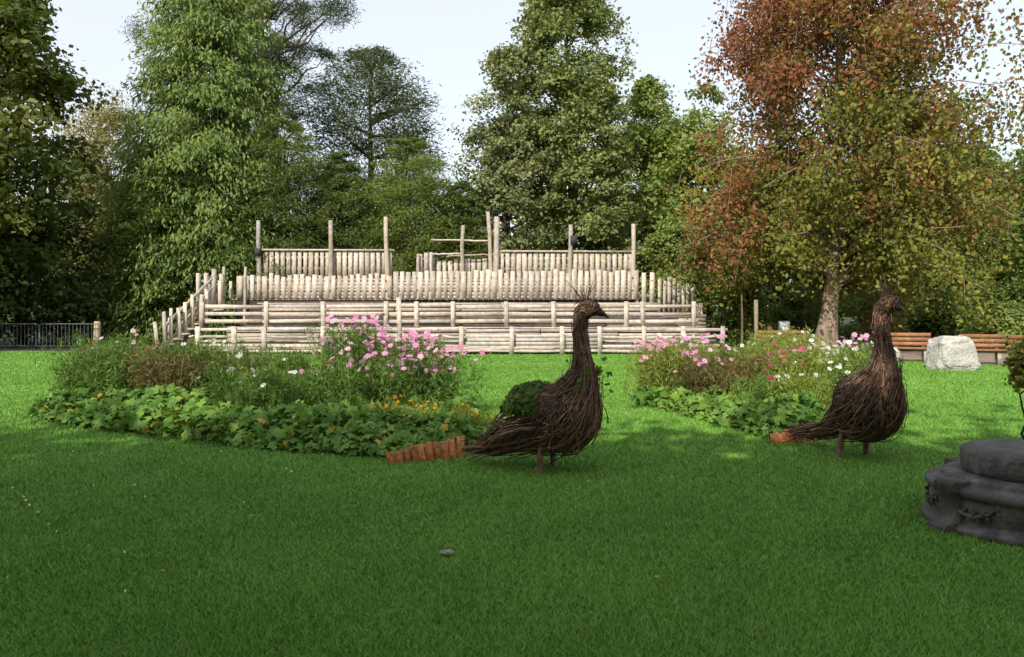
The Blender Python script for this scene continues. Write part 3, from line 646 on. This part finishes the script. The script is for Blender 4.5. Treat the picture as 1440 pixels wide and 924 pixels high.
def lowleaves(parent,poly,n,band,pal,hmax=.28,size=.055,name='low_foliage'):
    q=sample(poly,n*4); dm=edge_dist(q,poly); k=rng.random(len(q))<np.where(dm<band,1,.12); q=q[k][:n]; dm=dm[k][:n]
    q=q+0.12*np.column_stack([lf(q[:,0]*2,q[:,1]*2,21),lf(q[:,0]*2,q[:,1]*2,22)])
    hill=hmax*np.clip(dm/0.3+.25,0,1)*(0.8+.5*lf(q[:,0]*2.5,q[:,1]*2.5,9))
    z=np.maximum(hill,.03)*rng.uniform(.1,1.0,len(q))**.5; P=np.column_stack([q,z+.02]); Nn=unit(rng.normal(size=P.shape)*.5+[0,-.3,.8])
    t=np.clip(.5+.35*lf(q[:,0]*3,q[:,1]*3,12)+rng.normal(size=len(q))*.2,0,1); palm(name,P,Nn,size,pal,parent,hue=palette(pal,len(q),t))
bed1=[(-6.6,11.1),(-5.25,10.35),(-3.7,9.45),(-2.3,8.95),(-1.25,8.6),(-.75,8.9),(-.35,9.9),(-.5,11.4),(-1.2,12.9),(-4.2,14.3),(-7.4,13.2),(-7.3,11.8)]
e1=empty('flower_bed'); sheet('bed_soil',bed1,0.012,M_BED,e1)
lowleaves(e1,bed1,7000,1.25,LP,.40,.075)
lowleaves(e1,bed1,220,.5,[(0.22,0.2,0.03),(0.3,0.24,0.05)],.40,.05,'yellow_leaves')
cl=[]
for px,dd,sp,h,ns,pal,ft,ff,fe in [
  (140,12.4,.22,1.0,60,GF,'seed',.1,55),(185,12.4,.3,1.14,80,GF,'pink',.05,60),(230,12.0,.26,1.04,80,GB,'seed',.2,50),(265,12.6,.25,1.12,60,GF,'white',.08,60),
  (165,13.0,.3,1.22,70,GF,'white',.05,60),(290,12.8,.3,1.12,60,GF,'white',.16,60),(335,12.0,.3,.85,60,GF,'white',.12,60),(350,12.8,.25,1.02,50,GB,'white',.15,55),(395,12.7,.25,1.05,50,GF,'white',.08,60),
  (375,11.4,.25,.75,60,GF,'white',.07,60),(420,12.2,.25,.72,50,GF,'white',.05,60),(450,12.8,.22,.65,40,GF,'pink',.1,50),
  (500,12.4,.22,1.40,75,GF,'pink',.6,65),(545,12.2,.24,1.16,80,GF,'pink',.6,65),(590,12.4,.25,1.18,80,GF,'pink',.65,65),(520,11.6,.26,.97,60,GF,'pink',.35,65),(575,11.5,.25,.92,60,GF,'pink',.4,60),(605,11.8,.15,1.04,35,GF,'pink',.6,60),(480,11.8,.16,.95,40,GF,'pink',.3,60),
  (560,10.5,.35,.42,60,GL,'yellow',.4,45),(610,10.3,.25,.38,45,GL,'yellow',.4,45),(520,10.4,.3,.36,30,GL,'yellow',.25,45),(650,10.3,.18,.3,25,GL,'yellow',.3,40)]:
    cl.append((WX(px,dd),dd,sp,h,ns,pal,ft,ff,fe))
cosmos(e1,cl,'cosmos')
bed2=[(3.15,10.1),(3.35,9.85),(3.75,9.75),(4.4,10.9),(5.6,12.8),(6.6,14.6),(6.4,16.6),(4.6,17.2),(3.1,16.4),(2.15,14.2),(2.15,13.1),(2.75,11.8)]
e2=empty('flower_bed'); sheet('bed_soil',bed2,0.012,M_BED,e2)
lowleaves(e2,bed2,3800,.8,LP,.34,.072)
cl=[]
for px,dd,sp,h,ns,pal,ft,ff,fe in [
  (935,14.2,.3,1.05,80,GL,'pink',.55,55),(965,14.0,.3,1.05,80,GL,'pink',.6,55),(985,13.5,.25,.85,55,GB,'pink',.3,50),(1020,14.5,.3,.95,60,GF,'white',.15,50),(1050,13.5,.3,.9,55,GB,'seed',.2,50),
  (1085,13.8,.3,1.0,80,GL,'magenta',.25,60),(1110,13.2,.25,.9,70,GL,'magenta',.5,60),(1135,13.5,.3,.95,70,GL,'white',.35,60),(1165,13.3,.3,1.0,70,GL,'white',.4,60),(1190,13.3,.25,1.0,60,GF,'white',.4,60),
  (1090,12.0,.25,.65,60,GF,'magenta',.15,60),(1130,11.6,.25,.7,60,GL,'white',.1,60),(960,15.5,.3,1.05,60,GF,'white',.3,50),(1200,14.5,.3,1.05,60,GF,'pink',.3,50),(1050,15.5,.35,1.0,60,GF,'white',.25,50),(1120,15.5,.35,1.15,60,GL,'white',.25,50),(1090,14.6,.25,1.3,45,GL,'seed',.05,70),(1110,11.2,.25,.3,40,GL,'yellow',.4,40),(1180,12.2,.3,.75,50,GF,'white',.2,55)]:
    cl.append((WX(px,dd),dd,sp,h,ns,pal,ft,ff,fe))
cosmos(e2,cl,'cosmos')
def tiles(name,a,b,n,h0,h1):
    V=[];Fq=[];C=[];k=7; a=np.array(a);b=np.array(b); u=(b-a)/np.linalg.norm(b-a); nrm=np.array([u[1],-u[0]]); L=np.linalg.norm(b-a); w=L/n*0.5
    if nrm[1]>0: nrm=-nrm
    for i in range(n):
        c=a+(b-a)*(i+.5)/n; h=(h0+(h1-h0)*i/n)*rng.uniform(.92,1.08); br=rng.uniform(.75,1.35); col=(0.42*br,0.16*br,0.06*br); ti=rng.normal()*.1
        base=len(V)
        for thick in (0,0.012):
            for zz in (0.0,1.0):
                for j in range(k):
                    t=math.pi*(j/(k-1)); rr=w-thick; o=-math.cos(t)*rr; f=math.sin(t)*rr*1.1
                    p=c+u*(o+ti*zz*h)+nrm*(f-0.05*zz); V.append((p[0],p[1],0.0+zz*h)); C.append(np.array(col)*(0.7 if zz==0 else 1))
        for j in range(k-1):
            A0=base+j; B0=base+k+j; A1=base+2*k+j; B1=base+3*k+j
            Fq+= [(A0,A0+1,B0+1,B0),(A1+1,A1,B1,B1+1),(B0,B0+1,B1+1,B1)]
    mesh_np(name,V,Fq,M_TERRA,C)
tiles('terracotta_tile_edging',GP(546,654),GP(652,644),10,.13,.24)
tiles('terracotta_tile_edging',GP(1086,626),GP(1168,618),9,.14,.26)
n=60; q=np.column_stack([rng.uniform(-7,7,n),rng.uniform(4,20,n)]); P=np.column_stack([q,np.full(n,.04)])
leafobj('fallen_leaves',P,unit(rng.normal(size=(n,3))*[1,1,.1]),unit(rng.normal(size=(n,3))*.3+[0,0,1]),np.full(n,.045),np.full(n,.03),palette([(0.18,0.14,0.04),(0.25,0.2,0.07),(0.13,0.07,0.02)],n))
n=40; q=np.column_stack([rng.uniform(-5,-2,n),rng.uniform(4,9,n)]); flowers('lawn_daisies',np.column_stack([q,np.full(n,.045)]),.011,WT,None,6)
bm=bmesh.new(); bmesh.ops.create_icosphere(bm,subdivisions=3,radius=1)
for v in bm.verts: v.co=Vector((v.co.x*.045,v.co.y*.03,v.co.z*.018))*(1+.3*noise.noise(v.co*2))
me=bpy.data.meshes.new('pebble'); bm.to_mesh(me); me.materials.append(noisemat('pebble_stone',(.2,.19,.17),(.36,.35,.32),20)); o=bpy.data.objects.new('pebble',me); COL.objects.link(o)
g=GP(628,783); o.location=(g[0],g[1],.03)
# ---------------- light & world ----------------
sun_dir=Vector((-0.30,-0.75,0.58)).normalized()
el=math.asin(sun_dir.z); azr=math.atan2(sun_dir.x,sun_dir.y)
ld=bpy.data.lights.new('sun','SUN'); ld.energy=5.0; ld.angle=math.radians(0.53); ld.color=(1.0,0.94,0.84)
lo=bpy.data.objects.new('sun',ld); COL.objects.link(lo); lo.rotation_euler=sun_dir.to_track_quat('Z','Y').to_euler(); lo.location=(0,0,30)
w=bpy.data.worlds.new('World'); S.world=w; w.use_nodes=True; nt=w.node_tree; nt.nodes.clear()
o=nt.nodes.new('ShaderNodeOutputWorld'); sk=nt.nodes.new('ShaderNodeTexSky'); sk.sky_type='NISHITA'; sk.sun_disc=False
sk.sun_elevation=el; sk.sun_rotation=azr; sk.dust_density=2.5; sk.air_density=1.0; sk.altitude=0
b1=nt.nodes.new('ShaderNodeBackground'); b1.inputs[1].default_value=0.08; nt.links.new(sk.outputs[0],b1.inputs[0])
b2=nt.nodes.new('ShaderNodeBackground'); b2.inputs[0].default_value=(0.96,0.98,1.0,1); b2.inputs[1].default_value=0.76
ad=nt.nodes.new('ShaderNodeAddShader'); nt.links.new(b1.outputs[0],ad.inputs[0]); nt.links.new(b2.outputs[0],ad.inputs[1]); nt.links.new(ad.outputs[0],o.inputs[0])
# ---------------- camera ----------------
cd=bpy.data.cameras.new('camera'); co=bpy.data.objects.new('camera',cd); COL.objects.link(co); co.location=(0,0,H); co.rotation_euler=(math.radians(90),0,0)
cd.sensor_width=36; cd.lens=36*F/1440; cd.shift_y=-(462-YH)/1440; cd.clip_end=2000; cd.clip_start=0.05
S.camera=co
S.view_settings.view_transform='Standard'; S.view_settings.look='None'; S.view_settings.exposure=0
